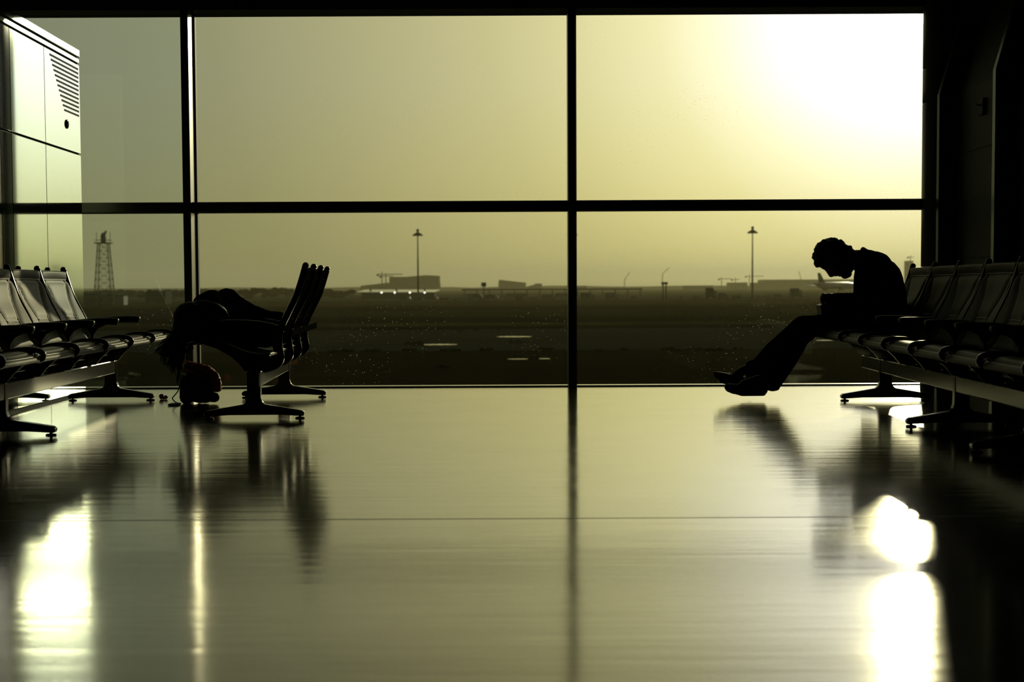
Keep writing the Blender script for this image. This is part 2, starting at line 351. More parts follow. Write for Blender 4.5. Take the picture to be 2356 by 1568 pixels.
def pad_mesh(width, kind):
    """sewn leather sling: front face with seams, back face, closed edges"""
    if kind == 'back':
        path = spline([(.277, .834), (.254, .756), (.223, .668), (.177, .578), (.142, .503), (.126, .445), (.118, .40), (.10, .372)], 5)
        seams = [((-.5, .11), (.5, .11)), ((-.40, .11), (-.19, .50)), ((.40, .11), (.19, .50)), ((-.19, .50), (.19, .50)), ((-.19, .50), (-.42, .86)), ((.19, .50), (.42, .86)), ((-.5, .88), (.5, .88))]
    else:
        path = spline([(.085, .350), (.03, .345), (-.05, .358), (-.14, .394), (-.235, .427), (-.30, .437), (-.355, .434), (-.384, .418), (-.380, .398)], 5)
        seams = [((-.5, .14), (.5, .14)), ((-.40, .14), (-.40, .86)), ((.40, .14), (.40, .86)), ((-.5, .86), (.5, .86)), ((-.5, .80), (.5, .80))]
    path = [Vector((p[0], 0, p[1])) if len(p) == 2 else p for p in path]
    nu, nv = 36, len(path); th = .011; V = []; Fc = []
    hw = width / 2
    for side in (1, -1):
        for j, p in enumerate(path):
            a = path[max(j - 1, 0)]; b = path[min(j + 1, nv - 1)]; tg = (b - a).normalized()
            nrm_ = Vector((tg.z, 0, -tg.x))        # towards the sitter / upward
            if kind == 'back': nrm_ = Vector((-abs(tg.z), 0, tg.x * (-1 if tg.z > 0 else 1))) if tg.z else nrm_
            for i in range(nu + 1):
                s = i / nu - .5; v = j / (nv - 1)
                d = min(seg_d((s, v), *q) for q in seams)
                g = -.009 * math.exp(-(d / .016) ** 2) + .009 * min(1, d / .08)
                sag = (-.020 if kind == 'back' else -.014) * (1 - (2 * s) ** 2) * math.sin(PI * min(1, v * 1.0 + .05))
                edge = min(1, (.5 - abs(s)) / .03)
                off = sag + (g + th * .5 * edge if side == 1 else -th * .5 * edge)
                V.append(p + nrm_ * off + Vector((0, s * 2 * hw, 0)))
    def surf(s, v):
        j = max(0, min(nv - 1.001, v * (nv - 1))); i = max(0, min(nu - .001, (s + .5) * nu)); j0, i0 = int(j), int(i); fj, fi = j - j0, i - i0
        g = lambda a, b: V[a * (nu + 1) + b]
        return (g(j0, i0) * (1 - fi) + g(j0, i0 + 1) * fi) * (1 - fj) + (g(j0 + 1, i0) * (1 - fi) + g(j0 + 1, i0 + 1) * fi) * fj
    pipe = MB()
    for (a, b) in seams:
        pts = [surf(a[0] * .985 * (1 - t / 14) + b[0] * .985 * t / 14, a[1] * (1 - t / 14) + b[1] * t / 14) for t in range(15)]
        pipe.tube(pts, .0042, 6)
    W_ = nu + 1; M = W_ * nv
    for j in range(nv - 1):
        for i in range(nu):
            a = j * W_ + i; Fc.append((a, a + 1, a + W_ + 1, a + W_)); Fc.append((M + a, M + a + W_, M + a + W_ + 1, M + a + 1))
    for i in range(nu): Fc.append((i, M + i, M + i + 1, i + 1)); k = (nv - 1) * W_ + i; Fc.append((k, k + 1, M + k + 1, M + k))
    for j in range(nv - 1): k = j * W_; Fc.append((k, k + W_, M + k + W_, M + k)); k = j * W_ + nu; Fc.append((k, M + k, M + k + W_, k + W_))
    return MB().add(V, Fc, True), pipe
def leg_mesh():
    q = [(-.272, .014), (-.278, .034), (-.262, .046), (-.062, .080), (-.046, .092), (-.038, .118), (-.036, .262), (.036, .262), (.038, .118), (.046, .092), (.062, .080), (.262, .046), (.278, .034), (.272, .014), (.14, .022), (-.14, .022)]
    return MB().prism(q, lambda a, b, h: (a, h, b), -.029, .029)
def glide_mesh(): return MB().lathe([(.026, 0), (.027, .004), (.022, .008), (.007, .010), (.007, .024)], n=18)
SH = {k: None for k in ('frame', 'arm', 'bracket', 'leg', 'glide')}
def shared(key, fn, m):
    if SH[key] is None:
        me = fn().mesh(key); me.materials.append(m); SH[key] = me
    return SH[key]
def inst(name, me, parent, loc, bevel=0, rz=0):
    o = bpy.data.objects.new(name, me); COL.objects.link(o); o.parent = parent; o.location = loc; o.rotation_euler = (0, 0, rz)
    if bevel: b = o.modifiers.new('bevel', 'BEVEL'); b.width = bevel; b.segments = 3; b.limit_method = 'ANGLE'
    return o
def bench(a, b, backx, frames, legs, sp, label, beam_pad=(.06, .06), arms=None):
    """a, b: floor points of two leg centres; positions along the row measured from a towards b"""
    a, b = a.copy(), b.copy(); a.z = b.z = 0
    d = (b - a).normalized(); n = Vector((d.y, -d.x, 0)); n = n if n.x * backx > 0 else -n
    sg = 1 if n.cross(d).z > 0 else -1
    root = empty('tandem_bench', a, math.atan2(n.y, n.x), label, 'bench')
    fr = sorted(sg * t for t in frames); lg = [sg * t for t in legs]
    bp = MB(); lo, hi = min(fr[0], min(lg)) - beam_pad[0], max(fr[-1], max(lg)) + beam_pad[1]
    bp.bb((-.034, lo, .178), (.034, hi, .262)); bp.build('beam', ALU, root, .006)
    MB().bb((.205, fr[0] - .02, .455), (.213, fr[-1] + .02, .492)).build('rear_stretcher', DSTEEL, root, .002)
    for y in lg:
        l_ = inst('leg', shared('leg', leg_mesh, ALU), root, (0, y, 0), .007)
        for u in (-.25, .25): inst('glide', shared('glide', glide_mesh, RUBB), l_, (u, 0, 0))
    for y in fr:
        s_ = inst('side_frame', shared('frame', frame_mesh, ALU), root, (0, y, 0))
        MB().bb((.145, -.012, .466), (.208, .012, .478)).build('stretcher_bracket', ALU, s_)
        ar = inst('armrest', shared('arm', arm_mesh, PLAST), root, (0, y, 0))
        inst('arm_bracket', shared('bracket', bracket_mesh, PLAST), ar, (0, 0, 0), .004)
    (bm_, bpi), (sm_, spi) = pad_mesh(sp - .030, 'back'), pad_mesh(sp - .022, 'seat')
    bm_, sm_, bpi, spi = bm_.mesh('back_pad'), sm_.mesh('seat_pad'), bpi.mesh('seam_piping'), spi.mesh('seam_piping')
    bpi.materials.append(PLAST); spi.materials.append(PLAST)
    bm_.materials.append(LEATH); bm_.materials.append(REARSHADE); sm_.materials.append(LEATH)
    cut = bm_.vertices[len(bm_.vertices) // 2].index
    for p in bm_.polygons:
        if min(p.vertices) >= cut: p.material_index = 1        # rear of the sling: same leather, darkened by colour as if shaded
    for y0, y1 in zip(fr[:-1], fr[1:]):
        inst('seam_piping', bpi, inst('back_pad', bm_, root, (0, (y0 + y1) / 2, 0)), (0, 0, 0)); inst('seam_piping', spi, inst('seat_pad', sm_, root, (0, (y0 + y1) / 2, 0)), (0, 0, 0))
        MB().bb((-.02, y0 + .008, .300), (.02, y1 - .008, .330)).build('under_seat_spreader', ALU, root, .003)
    return root
SPL, SPC, SPR = .627, .575, .613
bench(on(257, 921), on(0, 1002), -1, [.03 + SPL * k for k in range(8)], [0, 2.47, 4.3], SPL,
      'long black leather airport bench on the left facing the aisle beside the glossy cabin', (.03, .06))
bench(on(584.5, 963.6), on(655.5, 913), 1, [.08 + SPC * k for k in range(4)], [.03, 1.74], SPC,
      'three-seat black airport bench seen end-on with a sleeper lying across it')
bench(on(2036, 921.3), on(2210, 981), 1, [-.54 + SPR * k for k in range(9)], [0, 1.87, 3.14], SPR,
      'long black airport bench along the right wall with a hunched man at its far end', (.06, .06))

# ================================================================ the glossy cabin on the left
ca = on(197.5, 905.5); cb = on(23, 952); cdv = (ca - cb).normalized()          # along its face, away from us
LEN = 4.4; crot = math.atan2(cdv.y, cdv.x) - PI / 2
cab = empty('service_cabin', ca, crot, 'glossy pale panelled service cabin with slanted louvre slots beside the left window', 'cabin')
CH = EYE + (660.5 + 4.6 - 122) / F * ca.y
def cy(px):                                                                   # picture column on the cabin face -> distance from its end
    r = ray(px, 600); t = ((ca.x) * cdv.y - (ca.y) * cdv.x) / (r.x * cdv.y - r.y * cdv.x); q = EYEP + r * t
    return -((q - ca).dot(Vector((cdv.x, cdv.y, 0))))
MB().bb((-1.9, -LEN, .0), (-.012, -.004, CH - .02)).build('carcass', SLOT, cab)
y1_, y2_, y3_ = cy(111), cy(33), cy(8)
zs = 1.635
def panel(y0, y1, z0, z1, m, nm='panel'): return MB().bb((-.014, -y1 + .004, z0), (0, -y0 - .004, z1)).build(nm, m, cab, .002)
for (y0, y1, m) in ((0, y1_, GLOSSP), (y1_, y2_, GLOSSP), (y2_, y3_, GREENP), (y3_, LEN, GREENP)):
    panel(y0, y1, .02, zs - .006, m); panel(y0, y1, zs + .006, CH - .105, m)
MB().bb((-.014, -LEN, CH - .092), (.0, -.002, CH - .062)).build('cornice_strip', GLOSSP, cab, .002)
MB().bb((-1.9, -LEN, CH - .050), (.004, -.0, CH)).build('roof_cap', GLOSSP, cab, .003)
MB().bb((-1.9, -.004, .0), (-.012, .0, CH - .05)).build('end_panel', GLOSSP, cab)
ytop, ybot = cy(124), cy(155); z0_ = CH - .135
for k in range(12):
    z = z0_ - k * .0285; e = ytop + (ybot - ytop) * k / 11
    MB().bb((-.002, -e, z - .0065), (.0015, -.035, z + .0065)).build('slot_shade_bar', SLOT, cab)  # raised black bars; the dark of cut slots is put into their colour
lk = MB().lathe([(.030, 0), (.030, .006), (.024, .008)], n=24).build('lock_escutcheon', ALU, cab); lk.rotation_euler = (0, PI / 2, 0); lk.location = (0, -cy(160), EYE + (664 - 290) / F * (ca.y - .3))
lk2 = MB().lathe([(.022, .0), (.022, .010)], n=20).build('lock_hole', SLOT, lk)

# ================================================================ the hunched man
MY = 10.25; MK = 3.7327 * F / MY
def M(cx, cyy, dy=0): return at(1600 + cx / 3.7327, 520 + cyy / 3.7327, MY + dy)
def MC(a, b, ra, rb, da=0, db=None): return ('c', M(*a, da), M(*b, da if db is None else db), ra / MK, rb / MK)
man = empty('person', on(1780, 912), 0, 'seated person with short curly hair hunched forward reading, legs stretched out', 'person')
HEADR = Euler((0, math.radians(0), 0)).to_matrix()
def ME(c, r, d=0): return ('e', M(*c, d), tuple(x / MK for x in r))
head = [ME((1165, 235), (122, 100, 122)), ME((1215, 265), (110, 96, 100)), MC((1105, 320), (1140, 345), 48, 44, -.012), MC((1105, 320), (1140, 345), 48, 44, .012),
        MC((1118, 352), (1130, 362), 22, 22, -.022), MC((1118, 352), (1130, 362), 22, 22, .022),
        MC((1128, 378), (1162, 424), 13, 15), ME((1174, 420), (17, 22, 17)), MC((1198, 416), (1210, 424), 15, 9), MC((1228, 421), (1238, 424), 9, 11),
        MC((1284, 418), (1308, 408), 35, 36), ME((1262, 408), (26, 34, 26)), MC((1152, 368), (1215, 384), 36, 40, -.014), MC((1152, 368), (1215, 384), 36, 40, .014), MC((1215, 384), (1290, 388), 40, 46, -.018), MC((1215, 384), (1290, 388), 40, 46, .018), MC((1180, 330), (1290, 350), 66, 58, -.026), MC((1180, 330), (1290, 350), 66, 58, .026),
        MC((1310, 385), (1345, 320), 34, 44, -.030), MC((1310, 385), (1345, 320), 34, 44, .030),
        ME((1268, 285), (30, 11, 42), -.078), ME((1268, 285), (30, 11, 42), .078),
        MC((1230, 290), (1430, 290), 82, 88)]
torso = [MC((1470, 290), (1565, 350), 92, 128), MC((1540, 350), (1580, 470), 120, 198, -.055), MC((1540, 350), (1580, 470), 120, 198, .055),
         MC((1580, 470), (1605, 610), 198, 208, -.05), MC((1580, 470), (1605, 610), 198, 208, .05), MC((1605, 610), (1665, 770), 208, 158, -.055), MC((1605, 610), (1665, 770), 208, 158, .055),
         MC((1450, 420), (1470, 700), 90, 120), MC((1420, 700), (1290, 725), 90, 48, -.06), MC((1420, 700), (1290, 725), 90, 48, .06), MC((1660, 780), (1690, 800), 125, 118, -.06), MC((1660, 780), (1690, 800), 125, 118, .06)]
arms = []
for s in (-1, 1):
    arms += [MC((1545, 370), (1480, 650), 92, 78, s * .19, s * .215), MC((1480, 650), (1200, 632 + 22 * (s > 0)), 78, 60, s * .215, s * .055)]
legs = []
legs += [MC((1660, 820), (930, 858), 118, 86, -.10, -.115), MC((930, 858), (785, 1115), 92, 104, -.115, -.11), MC((785, 1115), (662, 1305), 104, 98, -.11, -.105),
         MC((662, 1305), (655, 1345), 98, 72, -.105)]
legs += [MC((1660, 820), (920, 858), 118, 86, .10, .115), MC((920, 858), (672, 1092), 92, 98, .115, .12), MC((672, 1092), (548, 1225), 98, 90, .12, .12)]
feet = [MC((640, 1330), (560, 1400), 45, 48, -.105), MC((560, 1405), (340, 1395), 44, 36, -.105), MC((525, 1240), (450, 1340), 45, 45, .12), MC((450, 1345), (210, 1290), 42, 32, .12)]
def hand(w_, dirn, s, dy):                                            # wrist, towards the knuckles, thumb side, depth
    pr = []; q = lambda a, b, d: M(a, b, dy + d)
    r = lambda x: x / MK
    pr.append(('e', q(1150, 620, 0), (r(60), r(44), r(46))));  pr.append(('c', q(1215, 630, 0), q(1165, 625, 0), r(40), r(40)))
    for k, (ln, up) in enumerate(((1.0, 0), (1.08, -6), (1.0, 0), (.82, 8))):
        d = (k - 1.5) * .018
        a = q(1128, 600 + up, d); b = q(1128 - 30 * ln, 590 + up, d); c = q(1128 - 46 * ln, 622 + up, d); e = q(1128 - 40 * ln, 660 + up, d * .9); g = q(1128 - 22 * ln, 684 + up, d * .9)
        pr += [('c', a, b, r(13), r(12.5)), ('c', b, c, r(12.5), r(11.5)), ('c', c, e, r(11.5), r(10.5)), ('c', e, g, r(10.5), r(9))]
    t = s * -.034
    pr += [('c', q(1165, 625, t * .6), q(1130, 640, t * 1.2), r(15), r(13)), ('c', q(1130, 640, t * 1.2), q(1096, 655, t * 1.1), r(13), r(11))]
    return pr
hands = hand(None, None, 1, -.05) + hand(None, None, -1, .05)
thin = lambda pr, k: [(p[0], p[1], p[2], p[3] * k, p[4] * k) if p[0] == 'c' else p for p in pr]
blob('body', head + thin(torso, .9) + thin(arms, .8) + thin(legs, .8) + thin(feet, .7) + hands, SKINM, .0042, 2, man)
collar = [MC((1330, 715), (1225, 742), 60, 40, -.05), MC((1330, 715), (1225, 742), 60, 40, .05), MC((1440, 200), (1390, 360), 26, 24, 0), MC((1440, 215), (1375, 370), 22, 20, -.055), MC((1440, 215), (1375, 370), 22, 20, .055)]
blob('jumper', torso + arms + collar, KNIT, .010, 5, man, .002)
hems = [MC((480, 1245), (520, 1330), 60, 56, .10), MC((545, 1290), (600, 1340), 60, 60, .02), MC((655, 1340), (690, 1375), 78, 40, -.105), MC((640, 1385), (690, 1370), 28, 30, -.105), MC((545, 1225), (480, 1200), 78, 52, .12), MC((1000, 945), (960, 985), 30, 22, -.115), MC((935, 1010), (900, 1090), 24, 22, -.112)]
blob('trousers', legs + [MC((1660, 790), (1690, 810), 128, 120, -.07), MC((1660, 790), (1690, 810), 128, 120, .07)] + hems, DENIM, .010, 3, man, .002)
sh = blob('shoe', [MC((572, 1402), (330, 1398), 52, 44, -.105), MC((572, 1402), (560, 1350), 52, 56, -.105), MC((330, 1395), (288, 1388), 44, 36, -.105), MC((280, 1380), (262, 1374), 32, 18, -.105), MC((420, 1365), (540, 1330), 48, 55, -.105),
                 MC((585, 1440), (400, 1442), 18, 18, -.105), MC((585, 1440), (400, 1442), 18, 18, -.125), MC((585, 1440), (400, 1442), 18, 18, -.085), MC((400, 1442), (290, 1412), 18, 16, -.105)], SHOEM, .007, 3, man)
sh2 = blob('shoe', [MC((470, 1360), (250, 1300), 52, 44, .12), MC((250, 1300), (190, 1278), 44, 32, .12), MC((180, 1272), (164, 1262), 28, 16, .12), MC((470, 1350), (500, 1280), 55, 60, .12), MC((350, 1270), (430, 1230), 34, 40, .12), MC((470, 1405), (215, 1330), 16, 16, .12), MC((470, 1405), (215, 1330), 16, 16, .145), MC((470, 1405), (215, 1330), 16, 16, .095)], SHOEM, .007, 3, man)
hp = [ME((1165, 222), (146, 112, 118)), ME((1225, 235), (112, 104, 100)), ME((1092, 260), (74, 92, 82)), ME((1062, 318), (46, 74, 36)), MC((1300, 215), (1340, 235), 46, 40)]
rr = random.Random(3)
for k in range(230):
    t = rr.uniform(0, 1); ph = rr.uniform(-PI / 2, PI / 2)
    path = [(1048, 350), (1022, 312), (1016, 255), (1034, 195), (1066, 148), (1118, 117), (1190, 110), (1238, 124), (1285, 158), (1335, 190)]
    i = t * (len(path) - 1); j = min(int(i), len(path) - 2); fr_ = i - j
    px = path[j][0] * (1 - fr_) + path[j + 1][0] * fr_; py = path[j][1] * (1 - fr_) + path[j + 1][1] * fr_
    c_ = (1180, 245); kx = math.cos(ph)
    hp.append(ME((c_[0] + (px - c_[0]) * kx, c_[1] + (py - c_[1]) * kx), [rr.uniform(11, 22)] * 3, math.sin(ph) * .092))
blob('hair', hp, HAIRM, .0045, 1, man)
bk = MB(); R_ = Euler((0, math.radians(-10), 0)).to_matrix()
bk.box(M(1126, 709, 0), (.098, .15, .066), R_)
bo = bk.build('paperback_book', PAPER, bevel=.004); tag(bo, 'small pale book held low in the hands of the hunched person', 'book')

# ================================================================ the sleeper on the middle bench
WY = 9.10; WK = 3.7342 * F / WY
def Q(cx, cyy, dy=0): return at(360 + cx / 3.7342, 580 + cyy / 3.7342, WY + dy)
def QC(a, b, ra, rb, da=0, db=None): return ('c', Q(*a, da), Q(*b, da if db is None else db), ra / WK, rb / WK)
def QE(c, r, d=0): return ('e', Q(*c, d), tuple(x / WK for x in r))
lady = empty('person', on(560, 940), 0, 'sleeping person in dark clothes lying across the bench, long hair hanging over the edge', 'person')
lhead = [QE((300, 585), (118, 130, 120), -.02), QE((290, 650), (80, 90, 70), -.03), QE((215, 650), (14, 14, 26), -.10), QE((262, 690), (40, 30, 26), -.07), QE((250, 672), (26, 14, 10), -.115), QC((380, 600), (470, 590), 70, 80, .02, .14),
         QE((350, 590), (26, 12, 38), -.11)]
ltorso = [QC((500, 560), (545, 520), 150, 145, .20, .5), QC((500, 640), (545, 640), 150, 150, .20, .5), QC((545, 520), (610, 520), 145, 135, .5, .85), QC((620, 640), (700, 640), 140, 140, .25, .85),
          QC((455, 425), (520, 430), 95, 90, .12, .45), QC((395, 445), (480, 405), 88, 90, .16, .30), QC((605, 415), (640, 440), 118, 112, .85, .95)]
lcoat = [QC((520, 430), (760, 520), 90, 96, .30, .55), QC((760, 520), (960, 590), 96, 92, .55, .55), QC((960, 590), (1060, 560), 92, 56, .55, .55), QC((700, 640), (930, 700), 150, 130, .30, .40), QC((560, 690), (800, 740), 110, 110, .15, .25),
         QC((420, 660), (560, 700), 90, 110, .10, .15), QC((640, 440), (800, 500), 105, 70, .85, .85)]
larms = [QC((470, 450), (560, 640), 78, 62, .10, .02), QC((560, 640), (380, 700), 62, 44, .02, -.02)]
llegs = [QC((640, 560), (500, 600), 120, 92, .9, 1.28), QC((500, 600), (720, 690), 92, 66, 1.28, 1.50), QC((640, 640), (520, 660), 120, 92, .9, 1.25), QC((520, 660), (740, 730), 92, 66, 1.25, 1.45)]
lfeet = [QC((720, 690), (640, 720), 46, 36, 1.52, 1.56), QC((740, 730), (660, 745), 46, 36, 1.46, 1.52)]
lhand = [QC((380, 700), (330, 712), 36, 34, -.02)]
for k in range(4): lhand += [QC((322, 700 + k * 9), (290, 706 + k * 9), 12, 11, -.045 + k * .017), QC((290, 706 + k * 9), (262, 716 + k * 8), 11, 9, -.045 + k * .017)]
lhand += [QC((350, 700), (318, 690), 14, 11, -.06)]
blob('body', lhead + thin(ltorso, .9) + thin(larms, .8) + thin(llegs, .85) + thin(lfeet, .8) + lhand, SKINM, .0065, 3, lady)
blob('coat', ltorso + lcoat + larms, COATM, .011, 6, lady, .003)
blob('trousers', llegs + [QC((620, 560), (650, 600), 125, 125, .82, .9)], DENIM, .011, 4, lady, .002)
for q in lfeet: blob('shoe', [('c', q[1], q[2], q[3] * 1.25, q[4] * 1.25)], SHOEM, .008, 2, lady)
hr = [QE((290, 560), (146, 150, 138), .0), QE((400, 545), (150, 120, 140), .03), QE((480, 560), (140, 110, 130), .03), QE((240, 640), (98, 120, 130), -.01), QE((540, 580), (90, 70, 110), .0), QE((210, 700), (70, 110, 90), .0)]
hb = blob('hair', hr, HAIRM, .009, 3, lady, .003)
ms = MB(); rr = random.Random(11)
tips = [(20, 885), (10, 878), (45, 905), (60, 830), (85, 850), (50, 960), (75, 980), (100, 1015), (112, 1000), (132, 1052), (150, 1060), (165, 1000), (190, 1040), (205, 1100), (190, 1150), (150, 900), (120, 930), (240, 905), (275, 880), (295, 850), (225, 960), (180, 955), (205, 900), (95, 900), (140, 985)]
for tx, ty in tips:
    for e in range(8):
        tx2, ty2 = tx + rr.uniform(-16, 16), ty - abs(rr.gauss(0, 34)); x0 = 130 + (tx2 + 20) * .5 + rr.uniform(-15, 15); dy = rr.uniform(-.09, .09)
        pts = spline([Q(x0 + 40, 600, dy * .6), Q(x0, 690, dy), Q(x0 * .7 + tx2 * .3 + rr.uniform(-10, 10), 690 + (ty2 - 690) * .3, dy), Q((x0 * .38 + tx2 * .62) + rr.uniform(-12, 12), 690 + (ty2 - 690) * .62, dy + rr.uniform(-.01, .01)), Q(tx2 + rr.uniform(-8, 8), 690 + (ty2 - 690) * .85, dy), Q(tx2, ty2, dy * 1.1)], 4)
        n_ = len(pts); ms.tube(pts, [max(.0010, .0068 * (1 - (i / n_) ** 1.5)) for i in range(n_)], 6)
ms.v = [tuple(Vector(v) - lady.location) for v in ms.v]; ms.build('hair_strands', HAIRM, hb)

# ================================================================ bag, cable, wrapper on the floor
bc = on(470, 929); BK = 3.7342 * F / bc.y
def B(cx, cyy, dy=0): return at(360 + cx / 3.7342, 580 + cyy / 3.7342, bc.y + dy)
def BC(a, b, ra, rb, da=0, db=None): return ('c', B(*a, da), B(*b, da if db is None else db), ra / BK, rb / BK)
bag = empty('backpack', (bc.x, bc.y, 0), 0, 'black backpack with an orange-red top on the floor under the sleeper', 'backpack')
prims = []
for d in (-.07, 0, .07): prims += [BC((265, 1120), (260, 1245), 65, 62, d), BC((410, 1110), (430, 1150), 80, 80, d), BC((320, 1075), (370, 1200), 64, 95, d), BC((350, 1225), (420, 1230), 66, 66, d)]
blob('bag_body', prims, BAGM, .009, 3, bag, .003)
prims = []
for d in (-.13, -.06, 0, .06): prims += [BC((285, 985), (430, 1022), 46, 50, d), BC((430, 1022), (495, 1085), 50, 50, d), BC((495, 1085), (518, 1160), 50, 40, d), BC((268, 965), (250, 1015), 30, 22, d)]
blob('orange_cover', prims, ORANGE, .008, 2, bag, .012)
st = MB(); st.tube(spline([B(262, 985, -.17), B(330, 1000, -.185), B(400, 1040, -.19), B(445, 1100, -.18), B(455, 1180, -.12)], 5), .016, 8, squash=.6); st.v = [tuple(Vector(v) - bag.location) for v in st.v]; st.build('mesh_panel', BAGM, bag)
ca_ = blob('front_pocket', [BC((450, 1242), (500, 1245), 44, 44, d) for d in (-.08, .06)], BAGM, .008, 2, bag)
st = MB(); st.tube(spline([B(205, 1120, -.05), B(185, 1190, -.05), B(150, 1235, -.05), B(137, 1255, -.05), B(160, 1285, -.05), B(190, 1296, -.05)], 5), .0035, 6)
st.tube(spline([B(225, 1060, -.08), B(262, 1130, -.10), B(268, 1210, -.10), B(240, 1290, -.09)], 5), .005, 6); st.v = [tuple(Vector(v) - bag.location) for v in st.v]; st.build('strap', BAGM, bag)
ph = MB().box(B(155, 1309, -.08), (.062, .11, .010)).build('mobile_phone', RUBB, bevel=.003)
ph.location.z -= (B(155, 1309, -.08).z - .006)
tag(ph, 'flat black gadget lying on the floor beside the backpack strap', 'phone')
rp = on(376, 918); rr = random.Random(5)
wr_ = MB(); wr_.sphere((-.012, 0, .018), (.017, .016, .018), 10, 7); wr_.sphere((.014, .004, .013), (.014, .013, .013), 10, 7); wr_.sphere((.003, -.01, .010), (.014, .012, .010), 10, 7)
wo_ = wr_.build('crumpled_wrapper', REDM, loc=(rp.x, rp.y, 0)); tag(wo_, 'small crumpled red wrapper on the floor by the bench foot', 'wrapper')
for v in wo_.data.vertices: v.co += Vector((noise.noise(v.co * 160), noise.noise(v.co * 160 + Vector((5, 0, 0))), 0)) * .004

# ================================================================ outside: airfield
GZ = EYE - 5.62
def gy(py): return F * (EYE - GZ) / (py - 660.0)
def X(px, Y): return at(px, 660, Y).x
def Zp(px, py, Y): return at(px, py, Y).z
EARTH = mat('dry_earth', (.022, .021, .011), .95, var=(.02, .35), spec=0); GRASS = mat('dry_grass', (.050, .046, .020), .95, var=(.03, .3), spec=0); ASPH = mat('asphalt', (.042, .047, .040), .85, var=(.05, .12), spec=0)
DIRT = mat('dark_dirt', (.012, .011, .006), .95, var=(.05, .3), spec=0); APRON = mat('apron_concrete', (.06, .06, .045), .8, var=(.01, .15), spec=0); WATER = mat('puddle_water', (.02, .02, .015), .03, 0, 1.33, var=(1, .1))
S(MB().bb((-4000, YW + 1.2, GZ - 1), (4000, 9000, GZ)).build('ground', EARTH))
def strip(nm, y0, y1, m, h=.04):
    mb = MB(); n = 60; pts = []
    for i in range(n + 1):
        x = -900 + 1800 * i / n; pts.append((x, y0 * (1 + .03 * noise.noise(Vector((x * .02, y0, 0))))))
    for i in range(n, -1, -1):
        x = -900 + 1800 * i / n; pts.append((x, y1 * (1 + .03 * noise.noise(Vector((x * .02, y1, 0))))))
    vs = [(x, y, GZ + h) for x, y in pts]; N_ = len(vs) // 2
    mb.add(vs, [(i, i + 1, 2 * N_ - 2 - i, 2 * N_ - 1 - i) for i in range(N_ - 1)]); S(mb.build(nm, m))
strip('ground_taxiway', 142, 214, ASPH); strip('ground_verge', 214, 226, DIRT, .05); strip('ground_grass', 236, 252, GRASS); strip('ground_track', 262, 300, DIRT)
strip('ground_meadow', 318, 400, EARTH); strip('ground_ditch', 400, 440, DIRT, .05); strip('ground_grassland', 500, 640, GRASS); strip('ground_apron', 660, 2400, APRON)
for i, (x0, x1, py) in enumerate(((968, 1052, 792.5), (1142, 1224, 775), (1166, 1216, 827), (1238, 1266, 826.5), (1878, 1918, 787))):
    Y = gy(py); a, b = X(x0, Y), X(x1, Y); mb = MB(); n = 28
    vs = [((a + b) / 2 + (b - a) / 2 * math.cos(2 * PI * k / n), Y + Y * (.008 if i < 2 else .0035) * math.sin(2 * PI * k / n) * (1 + .3 * math.sin(3 * k)), GZ + .06) for k in range(n)]
    mb.add(vs + [(v[0], v[1], GZ + .01) for v in vs], [tuple(range(n))] + [(k, (k + 1) % n, n + (k + 1) % n, n + k) for k in range(n)])
    o = mb.build('puddle', WATER); tag(o, ('long bright puddle nearest the window on the taxiway', 'bright puddle on the taxiway left of the middle window post', 'dull narrow puddle in the near earth', 'short thin puddle touching the middle window post', 'thin puddle behind the seated person')[i], 'puddle')
# low weeds and clods along the taxiway edges
def clump_mesh(seed, w=1, h=1):
    m = MB(); r_ = random.Random(seed)
    for k in range(9):
        m.sphere((r_.uniform(-.5, .5) * w, r_.uniform(-.3, .3) * w, .25 * h * r_.uniform(.6, 1)), (r_.uniform(.15, .3) * w, r_.uniform(.15, .25) * w, r_.uniform(.2, .42) * h), 8, 6)
    for i, v in enumerate(m.v): 
        vv = Vector(v); q = noise.noise(vv * 3 + Vector((seed, 0, 0))) * .14; m.v[i] = (v[0] + q * w, v[1], max(0, v[2] + q * h))
    return m
cm = [clump_mesh(k, 1.0, .42).mesh('weed_clump') for k in range(5)]
for c in cm: c.materials.append(LEAF)
rr = random.Random(21)
spots = [(x + rr.uniform(-8, 8), 807 + rr.uniform(-1, 2), rr.uniform(.6, 1.2)) for x in [770, 800, 835, 870, 940, 985, 1020, 1050, 1120, 1260, 1385, 1435, 1540, 1562, 1584, 1600, 1640, 1660, 1700, 1850, 420]]
spots += [(x + rr.uniform(-8, 8), 762 + rr.uniform(-3, 2), rr.uniform(.5, 1)) for x in (960, 1010, 1060, 1100, 1140, 620, 880)]
spots += [(952, 793, 1.7), (1185, 788, 1.0), (1200, 790, .8), (1227, 826.5, .7), (1020, 845, 1.0), (850, 730, .8), (815, 732, .8)]
for i, (px, py, s) in enumerate(spots):
    Y = gy(py); o = bpy.data.objects.new('weed_clump', cm[i % 5]); COL.objects.link(o); o.location = (X(px, Y), Y, GZ + .02); o.scale = (s, s, s); o.rotation_euler = (0, 0, rr.uniform(0, 6))
    if s > 1.6: tag(o, 'large dark weed clump at the left end of the long bright puddle', 'weeds', 'weed clumps on the airfield')
    else: tag(o, 'low dark weed clump growing along the taxiway and dirt verge', 'weeds', 'weed clumps on the airfield')

